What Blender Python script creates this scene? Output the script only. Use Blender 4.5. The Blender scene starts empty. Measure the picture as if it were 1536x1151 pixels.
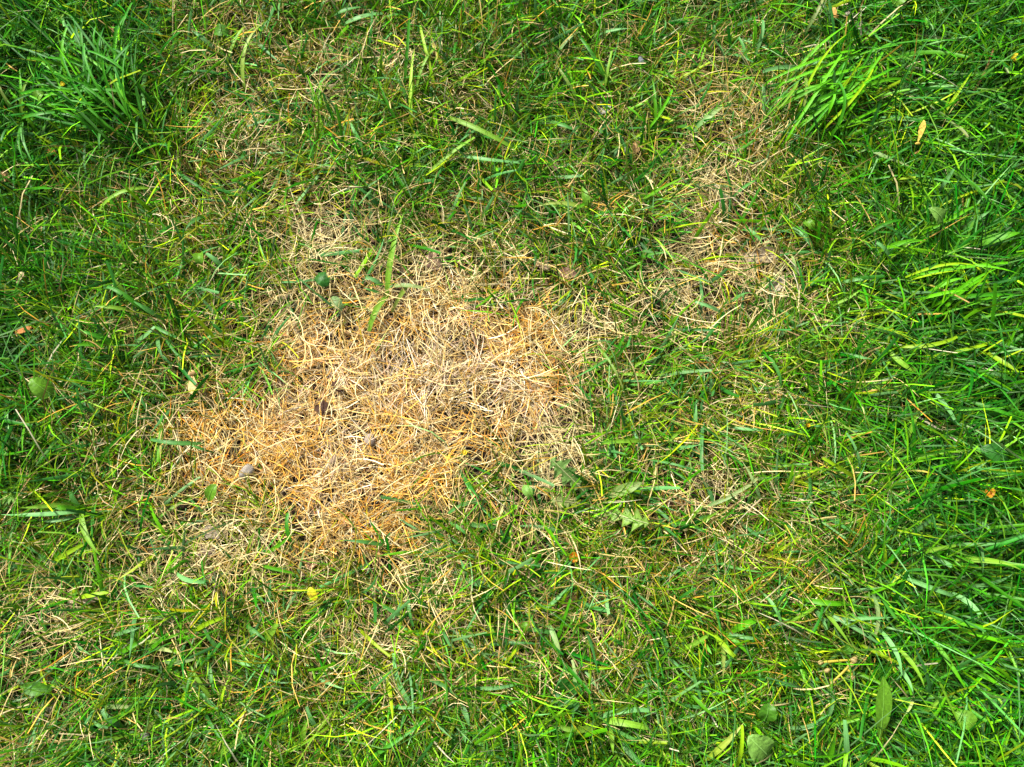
import bpy, math
import numpy as np

rng = np.random.default_rng(11)

# ------------------------------------------------------------------ camera, sky, sun, exposure
PW, PH = 1536.0, 1151.0                      # photograph frame the layout was measured in
HFOV = math.radians(62.0)
TILT = math.radians(10.0)
DIST = 1.05
scene = bpy.context.scene
cam_data = bpy.data.cameras.new("camera")
cam_data.sensor_fit = 'HORIZONTAL'
cam_data.angle = HFOV
cam_data.clip_start = 0.01
cam_data.clip_end = 300.0
cam = bpy.data.objects.new("camera", cam_data)
scene.collection.objects.link(cam)
CAM = np.array([0.0, -DIST * math.sin(TILT), DIST * math.cos(TILT)])
cam.location = CAM
cam.rotation_euler = (TILT, 0, 0)
scene.camera = cam

SUN_EL, SUN_AZ = math.radians(45), math.radians(130)      # azimuth counted from +X
world = bpy.data.worlds.new("World")
scene.world = world
world.use_nodes = True
nt = world.node_tree
bg = nt.nodes["Background"]
sky = nt.nodes.new("ShaderNodeTexSky")
sky.sky_type = 'NISHITA'
sky.sun_disc = False
sky.sun_elevation = SUN_EL
sky.sun_rotation = math.radians(90) - SUN_AZ
sky.air_density = 1.0
sky.dust_density = 4.0
sky.ozone_density = 1.0
hs = nt.nodes.new("ShaderNodeHueSaturation")               # thin cloud veil: a whiter sky
hs.inputs["Saturation"].default_value = 0.12
nt.links.new(sky.outputs[0], hs.inputs["Color"])
nt.links.new(hs.outputs[0], bg.inputs[0])
bg.inputs[1].default_value = 0.05

sun_data = bpy.data.lights.new("sun", 'SUN')
sun_data.energy = 3.4
sun_data.angle = math.radians(7)
sun_data.color = (1.0, 0.94, 0.82)
sun = bpy.data.objects.new("sun", sun_data)
scene.collection.objects.link(sun)
sun.rotation_euler = (math.pi / 2 - SUN_EL, 0, SUN_AZ + math.pi / 2)
sun.location = (2 * math.cos(SUN_AZ), 2 * math.sin(SUN_AZ), 3)

scene.view_settings.view_transform = 'Standard'
scene.view_settings.look = 'None'
scene.view_settings.gamma = 1.0
scene.view_settings.use_curve_mapping = False
scene.view_settings.exposure = 1.3
scene.render.engine = 'CYCLES'
scene.cycles.max_bounces = 6
scene.cycles.diffuse_bounces = 1
scene.cycles.transmission_bounces = 2

# ------------------------------------------------------------------ helpers
FPX = (PW / 2) / math.tan(HFOV / 2)
CT, ST = math.cos(TILT), math.sin(TILT)


def at(px, py, z=0.0):
    """point of the lawn (at height z) that is found at a place measured in the photograph"""
    u = (px - PW / 2) / FPX
    v = -(py - PH / 2) / FPX
    d = np.array([u, v * CT + ST, v * ST - CT])
    s = (z - CAM[2]) / d[2]
    return CAM + d * s


def to_px(x, y, z=0.0):
    rx, ry, rz = x - CAM[0], y - CAM[1], z - CAM[2]
    cy = ry * CT + rz * ST
    cz = -ry * ST + rz * CT
    return PW / 2 + FPX * rx / (-cz), PH / 2 - FPX * cy / (-cz)


MM = 0.001
PXM = DIST / FPX                              # metres to one pixel in the middle of the frame


def srgb(r, g, b):
    f = lambda c: (c / 255.0) / 12.92 if c <= 10 else (((c / 255.0) + 0.055) / 1.055) ** 2.4
    return np.array([f(r), f(g), f(b)])


_tabs = {}


def noise(x, y, scale, seed):
    """smooth value noise in 0..1"""
    if seed not in _tabs:
        _tabs[seed] = np.random.default_rng(seed).random((64, 64))
    T = _tabs[seed]
    x = np.asarray(x) * scale + 1000.0
    y = np.asarray(y) * scale + 1000.0
    xi, yi = np.floor(x).astype(int), np.floor(y).astype(int)
    fx, fy = x - xi, y - yi
    fx, fy = fx * fx * (3 - 2 * fx), fy * fy * (3 - 2 * fy)
    a, b = T[xi % 64, yi % 64], T[(xi + 1) % 64, yi % 64]
    c, d = T[xi % 64, (yi + 1) % 64], T[(xi + 1) % 64, (yi + 1) % 64]
    return (a * (1 - fx) + b * fx) * (1 - fy) + (c * (1 - fx) + d * fx) * fy


def link(name, data, parent=None):
    o = bpy.data.objects.new(name, data)
    scene.collection.objects.link(o)
    if parent is not None:
        o.parent = parent
    return o


def tag(o, label=None, category=None, group=None, kind=None):
    if label:
        o["label"] = label
    if category:
        o["category"] = category
    if group:
        o["group"] = group
    if kind:
        o["kind"] = kind
    return o


def mesh_np(name, verts, quads, cols, mat, smooth=True):
    me = bpy.data.meshes.new(name)
    nv, nf = len(verts), len(quads)
    me.vertices.add(nv)
    me.vertices.foreach_set("co", np.ascontiguousarray(verts, dtype=np.float32).ravel())
    me.loops.add(nf * 4)
    me.loops.foreach_set("vertex_index", np.ascontiguousarray(quads, dtype=np.int32).ravel())
    me.polygons.add(nf)
    me.polygons.foreach_set("loop_start", np.arange(0, nf * 4, 4, dtype=np.int32))
    me.polygons.foreach_set("loop_total", np.full(nf, 4, dtype=np.int32))
    me.polygons.foreach_set("use_smooth", np.full(nf, smooth, dtype=bool))
    if cols is not None:
        ca = me.color_attributes.new("Col", 'FLOAT_COLOR', 'POINT')
        c4 = np.ones((nv, 4), dtype=np.float32)
        c4[:, :3] = cols
        ca.data.foreach_set("color", c4.ravel())
    me.update(calc_edges=True)
    me.materials.append(mat)
    return me


# ------------------------------------------------------------------ materials
def blade_material(name, rough, spec, trans, tint=0.12):
    m = bpy.data.materials.new(name)
    m.use_nodes = True
    n, l = m.node_tree.nodes, m.node_tree.links
    p = n["Principled BSDF"]
    out = n["Material Output"]
    col = n.new("ShaderNodeAttribute")
    col.attribute_name = "Col"
    geo = n.new("ShaderNodeNewGeometry")
    nz = n.new("ShaderNodeTexNoise")
    nz.inputs["Scale"].default_value = 420.0
    nz.inputs["Detail"].default_value = 3.0
    l.new(geo.outputs["Position"], nz.inputs["Vector"])
    mr = n.new("ShaderNodeMapRange")
    mr.inputs[1].default_value, mr.inputs[2].default_value = 0.3, 0.7
    mr.inputs[3].default_value, mr.inputs[4].default_value = 1 - tint, 1 + tint
    l.new(nz.outputs[0], mr.inputs[0])
    mul = n.new("ShaderNodeVectorMath")
    mul.operation = 'SCALE'
    l.new(col.outputs["Color"], mul.inputs[0])
    l.new(mr.outputs[0], mul.inputs["Scale"])
    l.new(mul.outputs[0], p.inputs["Base Color"])
    p.inputs["Roughness"].default_value = rough
    p.inputs["Specular IOR Level"].default_value = spec
    bump = n.new("ShaderNodeBump")
    bump.inputs["Strength"].default_value = 0.25
    bump.inputs["Distance"].default_value = 0.0006
    l.new(nz.outputs[0], bump.inputs["Height"])
    l.new(bump.outputs[0], p.inputs["Normal"])
    tr = n.new("ShaderNodeBsdfTranslucent")
    l.new(mul.outputs[0], tr.inputs["Color"])
    mix = n.new("ShaderNodeMixShader")
    mix.inputs[0].default_value = trans
    l.new(p.outputs[0], mix.inputs[1])
    l.new(tr.outputs[0], mix.inputs[2])
    l.new(mix.outputs[0], out.inputs["Surface"])
    return m


M_GREEN = blade_material("living_grass", 0.5, 0.2, 0.12)
M_BROAD = blade_material("broad_grass", 0.48, 0.26, 0.12)
M_STRAW = blade_material("dry_grass", 0.6, 0.2, 0.06)
M_LEAF = blade_material("soft_leaf", 0.48, 0.4, 0.3, 0.18)
M_DEAD = blade_material("dead_leaf", 0.75, 0.2, 0.12, 0.3)


def soil_material():
    m = bpy.data.materials.new("soil")
    m.use_nodes = True
    n, l = m.node_tree.nodes, m.node_tree.links
    p = n["Principled BSDF"]
    geo = n.new("ShaderNodeNewGeometry")
    a = n.new("ShaderNodeTexNoise")
    a.inputs["Scale"].default_value = 60
    a.inputs["Detail"].default_value = 8
    a.inputs["Roughness"].default_value = 0.7
    b = n.new("ShaderNodeTexNoise")
    b.inputs["Scale"].default_value = 500
    b.inputs["Detail"].default_value = 4
    for x in (a, b):
        l.new(geo.outputs["Position"], x.inputs["Vector"])
    r = n.new("ShaderNodeValToRGB")
    e = r.color_ramp.elements
    e[0].position, e[0].color = 0.3, (0.008, 0.005, 0.004, 1)
    e[1].position, e[1].color = 0.72, (0.05, 0.033, 0.022, 1)
    l.new(a.outputs[0], r.inputs[0])
    l.new(r.outputs[0], p.inputs["Base Color"])
    p.inputs["Roughness"].default_value = 0.95
    p.inputs["Specular IOR Level"].default_value = 0.15
    bp = n.new("ShaderNodeBump")
    bp.inputs["Strength"].default_value = 0.8
    bp.inputs["Distance"].default_value = 0.003
    l.new(b.outputs[0], bp.inputs["Height"])
    l.new(bp.outputs[0], p.inputs["Normal"])
    return m


M_SOIL = soil_material()


def stone_material():
    m = bpy.data.materials.new("stone")
    m.use_nodes = True
    n, l = m.node_tree.nodes, m.node_tree.links
    p = n["Principled BSDF"]
    col = n.new("ShaderNodeAttribute")
    col.attribute_name = "Col"
    nz = n.new("ShaderNodeTexNoise")
    nz.inputs["Scale"].default_value = 180
    nz.inputs["Detail"].default_value = 6
    mix = n.new("ShaderNodeMixRGB")
    mix.blend_type = 'MULTIPLY'
    mix.inputs[0].default_value = 0.6
    l.new(col.outputs["Color"], mix.inputs[1])
    l.new(nz.outputs[0], mix.inputs[2])
    l.new(mix.outputs[0], p.inputs["Base Color"])
    bp = n.new("ShaderNodeBump")
    bp.inputs["Strength"].default_value = 0.5
    bp.inputs["Distance"].default_value = 0.002
    l.new(nz.outputs[0], bp.inputs["Height"])
    l.new(bp.outputs[0], p.inputs["Normal"])
    p.inputs["Roughness"].default_value = 0.8
    return m


M_STONE = stone_material()

# ------------------------------------------------------------------ ground
def relief(x, y):
    return (noise(x, y, 6, 3) - 0.5) * 0.014 + (noise(x, y, 22, 4) - 0.5) * 0.007 + (noise(x, y, 90, 5) - 0.5) * 0.003


core = np.linspace(-1.1, 1.1, 330)
far = 1.1 + np.geomspace(0.05, 60, 22)
axis = np.concatenate([-far[::-1], core, far])
gx, gy = np.meshgrid(axis, axis, indexing='ij')
gz = relief(gx, gy)
V = np.stack([gx, gy, gz], -1).reshape(-1, 3)
n_ = len(axis)
idx = np.arange(n_ * n_).reshape(n_, n_)
Q = np.stack([idx[:-1, :-1], idx[1:, :-1], idx[1:, 1:], idx[:-1, 1:]], -1).reshape(-1, 4)
ground = link("ground", mesh_np("ground", V, Q, None, M_SOIL))
tag(ground, "brown crumbly soil under the lawn", "ground", kind="structure")

# ------------------------------------------------------------------ where grass is green, dry, tall
GREEN = """8865566777667899
8975556776546899
8864467765546899
8864445657446799
8875433456435799
8765300025656799
8653000016666789
7642000235556799
6654313566556789
5566545655666789
5676546556777899
4677677777888899"""
GREEN = np.array([[int(c) for c in r] for r in GREEN.split("\n")], float) / 9.0


def field(grid, px, py):
    h, w = grid.shape
    x = np.clip(px / 96.0 - 0.5, 0, w - 1.001)
    y = np.clip(py / 96.0 - 0.5, 0, h - 1.001)
    xi, yi = np.floor(x).astype(int), np.floor(y).astype(int)
    fx, fy = x - xi, y - yi
    return (grid[yi, xi] * (1 - fx) + grid[yi, xi + 1] * fx) * (1 - fy) + (grid[yi + 1, xi] * (1 - fx) + grid[yi + 1, xi + 1] * fx) * fy


SCALD = np.array([(395, 575), (425, 515), (490, 475), (560, 460), (640, 458), (700, 442), (765, 450), (815, 484),
                  (836, 540), (826, 605), (806, 640), (760, 655), (706, 668), (672, 698), (658, 738), (632, 778),
                  (600, 800), (550, 815), (490, 805), (425, 785), (355, 755), (295, 712), (262, 672), (285, 625), (345, 600)], float)


def poly_dist(px, py, poly):
    """signed distance to a polygon, positive inside"""
    inside = np.zeros(px.shape, bool)
    best = np.full(px.shape, 1e9)
    for (ax, ay), (bx, by) in zip(poly, np.roll(poly, -1, 0)):
        ex, ey = bx - ax, by - ay
        t = np.clip(((px - ax) * ex + (py - ay) * ey) / (ex * ex + ey * ey), 0, 1)
        best = np.minimum(best, np.hypot(px - ax - t * ex, py - ay - t * ey))
        c = ((ay > py) != (by > py)) & (px < ex * (py - ay) / (ey + 1e-9) + ax)
        inside ^= c
    return np.where(inside, best, -best)


def scald(px, py, inset=8.0):
    """1 in the middle of the dead golden patch, 0 outside"""
    d = poly_dist(px, py, SCALD) + (noise(px, py, 1 / 42.0, 21) - 0.5) * 70 + (noise(px, py, 1 / 15.0, 22) - 0.5) * 30
    return np.clip((d - inset) / 75.0 + 0.5, 0, 1)


def greenness(px, py):
    wx = px + (noise(px, py, 1 / 60.0, 31) - 0.5) * 70
    wy = py + (noise(px, py, 1 / 60.0, 32) - 0.5) * 70
    g = field(GREEN, wx, wy)
    g = g + (noise(px, py, 1 / 38.0, 33) - 0.5) * 0.42 + (noise(px, py, 1 / 95.0, 34) - 0.5) * 0.2
    return np.clip(g, 0, 1) * (1 - scald(px, py)) * (1 - 0.85 * pale(px, py))


PALE_SPOTS = [(1000, 440, 42), (1160, 425, 44), (1070, 732, 40), (1045, 330, 38), (1085, 195, 34), (1060, 260, 32), (1060, 385, 34), (480, 370, 48), (565, 968, 42), (885, 480, 46),
              (95, 935, 38), (250, 885, 36), (800, 1000, 24), (600, 85, 26), (650, 425, 60), (845, 700, 40), (1130, 600, 30), (850, 640, 46), (760, 360, 40),
              (910, 940, 40), (330, 815, 45), (300, 650, 50), (660, 860, 40), (350, 200, 35), (700, 150, 30), (1040, 120, 36), (440, 480, 40)]


def pale(px, py):
    """thin turf where the bleached thatch shows"""
    p = np.zeros(np.shape(px))
    for (sx, sy, sr) in PALE_SPOTS:
        p = np.maximum(p, (0.6 if sy < 240 and sx > 900 else 1.0) * np.exp(-((px - sx) ** 2 + (py - sy) ** 2) / (sr * sr)))
    return np.clip(p * (0.55 + 0.9 * noise(px, py, 1 / 20.0, 71)), 0, 1)


def height_field(px, py):
    """0 short mown turf .. 1 tall lush turf"""
    r = np.clip((px - 1130) / 330.0, 0, 1) ** 1.1
    l = np.clip((150 - px) / 200.0, 0, 1) * np.clip((900 - py) / 300.0, 0.2, 1)
    tl = np.exp(-(((px - 120) / 130.0) ** 2 + ((py - 110) / 120.0) ** 2)) * 0.9
    t = np.clip((60 - py) / 120.0, 0, 1) * 0.5
    b = np.clip((py - 1010) / 160.0, 0, 1) * 0.45
    n = (noise(px, py, 1 / 80.0, 41) - 0.5) * 0.45
    return np.clip(np.maximum.reduce([r, l, tl, t, b]) + n, 0, 1)


X0, Y0, X1, Y1 = -0.80, -0.62, 0.80, 0.72      # full-density lawn


# ------------------------------------------------------------------ blades in bulk
def blades(name, P, az, th, bend, L, W, curl, roll, cb, ct, mat, segs=4, fold=0.0, blunt=0.0, shift=1.0, floor=0.002):
    n = len(P)
    S = segs
    t = np.linspace(0, 1, S + 1)
    tm = (t[:-1] + t[1:]) / 2
    theta = th[:, None] + bend[:, None] * tm[None] ** 1.2
    psi = az[:, None] + curl[:, None] * tm[None]
    step = (L / S)[:, None, None] * np.stack([np.sin(theta) * np.cos(psi), np.sin(theta) * np.sin(psi), np.cos(theta)], -1)
    C = np.concatenate([P[:, None], P[:, None] + np.cumsum(step, 1)], 1)
    g = relief(C[..., 0], C[..., 1]) + floor
    C[..., 2] = np.maximum(C[..., 2], g + (rng.random(n) * 0.006)[:, None])
    D = np.gradient(C, axis=1)
    D /= np.linalg.norm(D, axis=2, keepdims=True) + 1e-9
    psi2 = az[:, None] + curl[:, None] * t[None]
    s = np.stack([-np.sin(psi2), np.cos(psi2), np.zeros_like(psi2)], -1)
    nn = np.cross(D, s)
    nn /= np.linalg.norm(nn, axis=2, keepdims=True) + 1e-9
    rr = (roll[:, None] + 0.5 * roll[::-1][:, None] * t[None])[..., None]
    wv = s * np.cos(rr) + nn * np.sin(rr)
    nv = np.cross(wv, D)
    bl = np.broadcast_to(np.asarray(blunt), (n,))[:, None]
    prof = np.minimum(1.0, 0.62 + 1.4 * t)[None] * (1 - (1 - bl * 0.85) * (np.clip((t - 0.25) / 0.75, 0, 1)[None] ** 1.7) * 0.96)
    hw = (W[:, None] / 2 * prof)[..., None] * wv
    k = 3 if fold else 2
    if fold:
        vs = np.stack([C - hw, C - nv * (W[:, None, None] * fold * prof[..., None]), C + hw], 2)
    else:
        vs = np.stack([C - hw, C + hw], 2)
    verts = vs.reshape(-1, 3)
    base = (np.arange(n) * (S + 1) * k)[:, None, None]
    ring = (np.arange(S) * k)[None, :, None]
    lane = np.arange(k - 1)[None, None, :]
    a = base + ring + lane
    quads = np.stack([a, a + 1, a + 1 + k, a + k], -1).reshape(-1, 4)
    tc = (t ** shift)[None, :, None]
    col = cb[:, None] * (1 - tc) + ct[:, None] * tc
    cols = np.repeat(col[:, :, None], k, 2).reshape(-1, 3)
    return mesh_np(name, verts, quads, cols, mat)


def pick(cols, weights, n):
    cols = np.array(cols)
    w = np.array(weights, float)
    return cols[rng.choice(len(cols), n, p=w / w.sum())]


def scatter(count, dens, box=(X0, Y0, X1, Y1)):
    """points thinned to a density dens(px, py) in 0..1"""
    x = rng.uniform(box[0], box[2], count)
    y = rng.uniform(box[1], box[3], count)
    px, py = to_px(x, y, 0.01)
    keep = rng.random(count) < dens(px, py)
    return x[keep], y[keep], px[keep], py[keep]


KEEP = []                                      # clearings round leaves and pebbles: (px, py, radius)


def cleared(px, py):
    c = np.ones(px.shape)
    for (kx, ky, kr) in KEEP:
        d = np.hypot(px - kx, py - ky)
        c *= np.where(d < kr, 0.3, 1.0)
    return c


def lean_field(px, py):
    dx, dy = px - 740, -(py - 560)
    r = np.hypot(dx, dy) + 1
    amp = np.clip((r - 250) / 600.0, 0, 1) * 0.6
    nx = (noise(px, py, 1 / 110.0, 51) - 0.5) * 1.3
    ny = (noise(px, py, 1 / 110.0, 52) - 0.5) * 1.3
    return dx / r * amp + nx, dy / r * amp + ny


K = 0.6
LUSH = [c * K for c in (srgb(50, 150, 0), srgb(78, 168, 0), srgb(16, 116, 0), srgb(112, 186, 0), srgb(16, 134, 4))]
OLIVE = [c * 0.72 for c in (srgb(112, 152, 0), srgb(86, 150, 0), srgb(144, 170, 2), srgb(58, 144, 2), srgb(164, 164, 8), srgb(134, 124, 24))]
BLUEG = [c * K for c in (srgb(82, 158, 74), srgb(106, 176, 98), srgb(60, 146, 46), srgb(134, 192, 116))]
LIMEG = [c * 0.85 for c in (srgb(136, 200, 12), srgb(168, 202, 20), srgb(108, 190, 14))]
STRAW = [c * 0.9 for c in (srgb(220, 198, 132), srgb(202, 178, 112), srgb(238, 222, 172), srgb(180, 154, 94), srgb(228, 210, 154), srgb(150, 122, 74))]
GOLD = [c * 1.12 for c in (srgb(232, 172, 66), srgb(238, 192, 96), srgb(244, 222, 166), srgb(220, 142, 36), srgb(248, 236, 206), srgb(196, 152, 90), srgb(236, 182, 76), srgb(150, 110, 70))]
PINKISH = [c * 1.08 for c in (srgb(236, 218, 194), srgb(216, 190, 166), srgb(176, 148, 124))]


def build_lawn():
    # --- fine living grass, growing in small clumps
    cx, cy, cpx, cpy = scatter(9600, lambda a, b: np.clip(greenness(a, b) * 1.4 - 0.1, 0.0, 1))
    g = greenness(cpx, cpy)
    h = height_field(cpx, cpy)
    per = rng.poisson(8 + 11 * g)
    ci = np.repeat(np.arange(len(cx)), per)
    n = len(ci)
    offs = rng.normal(0, 0.0075, (n, 2))
    x, y = cx[ci] + offs[:, 0], cy[ci] + offs[:, 1]
    px, py = to_px(x, y, 0.01)
    ok = rng.random(n) < cleared(px, py)
    ci, offs, x, y, px, py = ci[ok], offs[ok], x[ok], y[ok], px[ok], py[ok]
    n = len(ci)
    G, H = g[ci], h[ci]
    cl = rng.normal(0, 0.4, (len(cx), 2))
    fx, fy = lean_field(px, py)
    lx = fx * (0.55 + 0.5 * H) + cl[ci, 0] + offs[:, 0] * 34 + rng.normal(0, 0.3, n)
    ly = fy * (0.55 + 0.5 * H) + cl[ci, 1] + offs[:, 1] * 34 + rng.normal(0, 0.3, n)
    th = np.clip(np.hypot(lx, ly) + 0.12, 0.05, 1.35)
    az = np.arctan2(ly, lx)
    L = (38 + 42 * rng.random(n) + (14 + 46 * rng.random(n)) * H) * MM * np.exp(rng.normal(0, 0.16, n))
    W = rng.uniform(0.95, 2.1, n) * MM * (1 + 0.55 * H)
    bend = rng.normal(0.7, 0.5, n) + 0.3 * H
    z = relief(x, y) - 0.002
    cA = pick(LUSH, [3, 3, 3, 2, 2], len(cx))[ci]
    cB = pick(OLIVE, [3, 3, 2, 2, 2, 1], len(cx))[ci]
    lush = np.clip((G - 0.4) * 1.5 + 0.6 * H + rng.normal(0, 0.18, n), 0, 1)[:, None]
    col = cA * lush + cB * (1 - lush)
    odd = rng.random(n)
    col = np.where((odd < 0.1)[:, None], pick(LIMEG, [1, 1, 1], n), col)
    col = np.where(((odd > 0.1) & (odd < 0.2))[:, None], pick(BLUEG, [1, 1, 1, 1], n), col)
    col = col * np.exp(rng.normal(0, 0.42, (n, 1)) + rng.normal(0, 0.2, len(cx))[ci][:, None])
    dead = (rng.random(n) < 0.09 * np.clip(1 - 1.4 * H, 0, 1) * (1.25 - G))[:, None]
    col = np.where(dead, pick(STRAW + GOLD[:3], [1] * 9, n), col)
    col = col * (1 - 0.12 * H[:, None])
    W = np.where(dead[:, 0], np.minimum(W, 1.7 * MM), W)
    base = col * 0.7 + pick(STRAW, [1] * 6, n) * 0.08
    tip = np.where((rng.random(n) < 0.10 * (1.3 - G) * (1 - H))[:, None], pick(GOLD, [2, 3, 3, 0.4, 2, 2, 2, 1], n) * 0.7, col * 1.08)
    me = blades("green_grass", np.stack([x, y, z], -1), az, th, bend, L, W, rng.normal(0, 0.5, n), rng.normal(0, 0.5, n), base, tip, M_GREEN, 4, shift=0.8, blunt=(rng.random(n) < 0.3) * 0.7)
    tag(link("green_grass", me), "fine green blades of the living lawn around the dead patch", "grass", kind="stuff")
    print("fine", n)

    # --- broader grey-green and lime blades mixed in
    x, y, px, py = scatter(26000, lambda a, b: np.clip(greenness(a, b) * 0.95 + 0.2 * height_field(a, b) - 0.14, 0, 1))
    ok = rng.random(len(x)) < cleared(px, py)
    x, y, px, py = x[ok], y[ok], px[ok], py[ok]
    n = len(x)
    H = height_field(px, py)
    fx, fy = lean_field(px, py)
    lx = fx + rng.normal(0, 0.6, n)
    ly = fy + rng.normal(0, 0.6, n)
    th = np.clip(np.hypot(lx, ly) + 0.35, 0.2, 1.4)
    az = np.arctan2(ly, lx)
    L = (36 + 38 * rng.random(n) + (16 + 46 * rng.random(n)) * H) * MM
    W = rng.uniform(2.3, 5.2, n) * MM
    col = np.where((rng.random(n) < 0.5)[:, None], pick(BLUEG, [2, 2, 3, 1], n), pick(LUSH + LIMEG, [3, 3, 2, 3, 3, 1, 1, 2], n))
    deep = np.clip(H, 0, 1)[:, None]
    col = col * (1 - 0.75 * deep) + pick(LUSH, [3, 3, 3, 2, 2], n) * 0.8 * deep
    col *= np.exp(rng.normal(0, 0.15, (n, 1)))
    me = blades("broad_grass", np.stack([x, y, relief(x, y) + 0.006], -1), az, th, rng.normal(0.45, 0.4, n), L, W, rng.normal(0, 0.3, n), rng.normal(0, 0.45, n),
                col * 0.8, col, M_BROAD, 5, fold=0.16, blunt=(rng.random(n) < 0.45) * rng.uniform(0.4, 1, n))
    tag(link("broad_grass", me), "broader grey green blades scattered through the fine lawn", "grass", kind="stuff")
    print("broad", n)

    # --- pale thatch under and between the green
    x, y, px, py = scatter(90000, lambda a, b: np.clip(0.09 + 0.76 * (1 - greenness(a, b)) - 0.12 * height_field(a, b) + 0.3 * pale(a, b), 0, 1) * (1 - 0.72 * scald(a, b)))
    n = len(x)
    gg = greenness(px, py)
    th = rng.uniform(1.0, 1.62, n)
    L = rng.uniform(16, 66, n) * MM
    W = rng.uniform(0.5, 1.15, n) * MM
    col = pick(STRAW, [3, 3, 2, 3, 2, 3], n) * np.exp(rng.normal(-0.05, 0.25, (n, 1)))
    col *= np.where(rng.random((n, 1)) < 0.15, 0.55, 1.0)
    pl = (np.clip(pale(px, py) * 1.2, 0, 1) * (rng.random(n) < 0.7))[:, None]
    col = col * (1 - pl) + pick(STRAW, [2, 1, 4, 0, 4, 0], n) * 1.2 * pl
    z = relief(x, y) + rng.random(n) ** 1.2 * 0.022
    me = blades("pale_thatch", np.stack([x, y, z], -1), rng.uniform(0, 2 * np.pi, n), th, rng.normal(0.05, 0.3, n), L, W, rng.normal(0, 0.9, n), rng.normal(0, 0.5, n),
                col, col * rng.uniform(0.85, 1.1, (n, 1)), M_STRAW, 4, blunt=0.5)
    tag(link("pale_thatch", me), "pale dry thatch lying between the green blades", "dry grass", kind="stuff")
    print("thatch", n)

    # --- the dead golden patch: flattened tufts, each spreading from one crown
    def gold_density(a, b):
        holes = np.clip((noise(a, b, 1 / 21.0, 61) * 0.6 + noise(a, b, 1 / 50.0, 63) * 0.4 - 0.27) * 2.4, 0.05, 1)
        return scald(a, b, 5) * holes + 0.012 * (1 - scald(a, b, 5))
    cx, cy, cpx, cpy = scatter(9200, gold_density, (-0.62, -0.42, 0.36, 0.3))
    ci = np.repeat(np.arange(len(cx)), rng.poisson(11, len(cx)))
    n = len(ci)
    x, y = cx[ci] + rng.normal(0, 0.006, n), cy[ci] + rng.normal(0, 0.006, n)
    px, py = to_px(x, y, 0.01)
    az = rng.uniform(0, 2 * np.pi, len(cx))[ci] + rng.normal(0, 0.75, n)
    th = np.clip(rng.normal(1.42, 0.14, n), 0.8, 1.65)
    L = rng.uniform(10, 54, n) * MM
    W = rng.uniform(0.55, 1.2, n) * MM
    rim = np.clip(1 - scald(px, py, 45), 0, 1)
    low = np.clip((py - 560) / 220.0, 0, 1) * 0.5 + np.clip((450 - px) / 150.0, 0, 1) * 0.3
    warm = np.clip(noise(px, py, 1 / 48.0, 62) * 1.3 - 0.2 + 0.4 * rim + low - 0.55 * np.exp(-(((px - 660) / 110) ** 2 + ((py - 560) / 80) ** 2)) + rng.normal(0, 0.25, n), 0, 1)[:, None]
    tuft = np.exp(rng.normal(0, 0.2, len(cx)))[ci][:, None]
    col = pick(GOLD, [4, 4, 2, 3, 1, 2, 4, 1], n) * warm + pick(GOLD + STRAW + PINKISH, [1, 2, 3, 0, 3, 1, 1, 3, 1, 1, 2, 1, 1, 2, 4, 3, 3], n) * (1 - warm)
    col = col * tuft * np.exp(rng.normal(0, 0.22, (n, 1)))
    z = relief(x, y) + rng.random(n) ** 1.3 * 0.014
    me = blades("golden_straw", np.stack([x, y, z], -1), az, th, rng.normal(0.12, 0.25, n), L, W, rng.normal(0, 0.65, n), rng.normal(0, 0.6, n),
                col * 0.8, col, M_STRAW, 4, blunt=(rng.random(n) < 0.5) * 0.8)
    tag(link("golden_straw", me), "golden dead grass matted over the scalded patch", "dry grass", kind="stuff")
    print("gold", n)

    # --- dull crumbs of leaf litter on the soil
    x, y, px, py = scatter(9000, lambda a, b: 0.5 + 0 * a)
    n = len(x)
    col = pick([srgb(120, 92, 72), srgb(90, 66, 52), srgb(150, 120, 96), srgb(168, 150, 126)], [2, 2, 2, 1], n)
    me = blades("leaf_litter", np.stack([x, y, relief(x, y) + 0.004 * rng.random(n)], -1), rng.uniform(0, 2 * np.pi, n), rng.uniform(1.2, 1.6, n), rng.normal(0, 0.4, n),
                rng.uniform(4, 12, n) * MM, rng.uniform(3, 7, n) * MM, rng.normal(0, 0.3, n), rng.normal(0, 0.3, n), col, col, M_DEAD, 3, fold=0.12, blunt=0.5)
    tag(link("leaf_litter", me), "brown crumbs of leaf litter on the soil", "litter", kind="stuff")

    # --- the lawn going on beyond the frame
    n = 46000
    x, y = rng.uniform(-2.6, 2.6, n), rng.uniform(-2.4, 2.6, n)
    out = (x < X0) | (x > X1) | (y < Y0) | (y > Y1)
    x, y = x[out], y[out]
    n = len(x)
    col = pick(LUSH + OLIVE, [3, 3, 3, 2, 2, 1, 1, 1, 1, 1, 1], n)
    me = blades("lawn_beyond", np.stack([x, y, relief(x, y)], -1), rng.uniform(0, 2 * np.pi, n), np.abs(rng.normal(0.6, 0.35, n)), rng.normal(0.6, 0.4, n),
                rng.uniform(45, 90, n) * MM, rng.uniform(3, 6, n) * MM, rng.normal(0, 0.3, n), rng.normal(0, 0.4, n), col * 0.7, col, M_GREEN, 3)
    tag(link("lawn_beyond", me), "green lawn going on outside the picture", "grass", kind="stuff")


# ------------------------------------------------------------------ single things: shapes
def smooth_curve(pts, n):
    """quadratic Bezier through three control points"""
    a, b, c = [np.array(p, float) for p in pts]
    t = np.linspace(0, 1, n)[:, None]
    return (1 - t) ** 2 * a + 2 * t * (1 - t) * b + t * t * c


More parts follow.
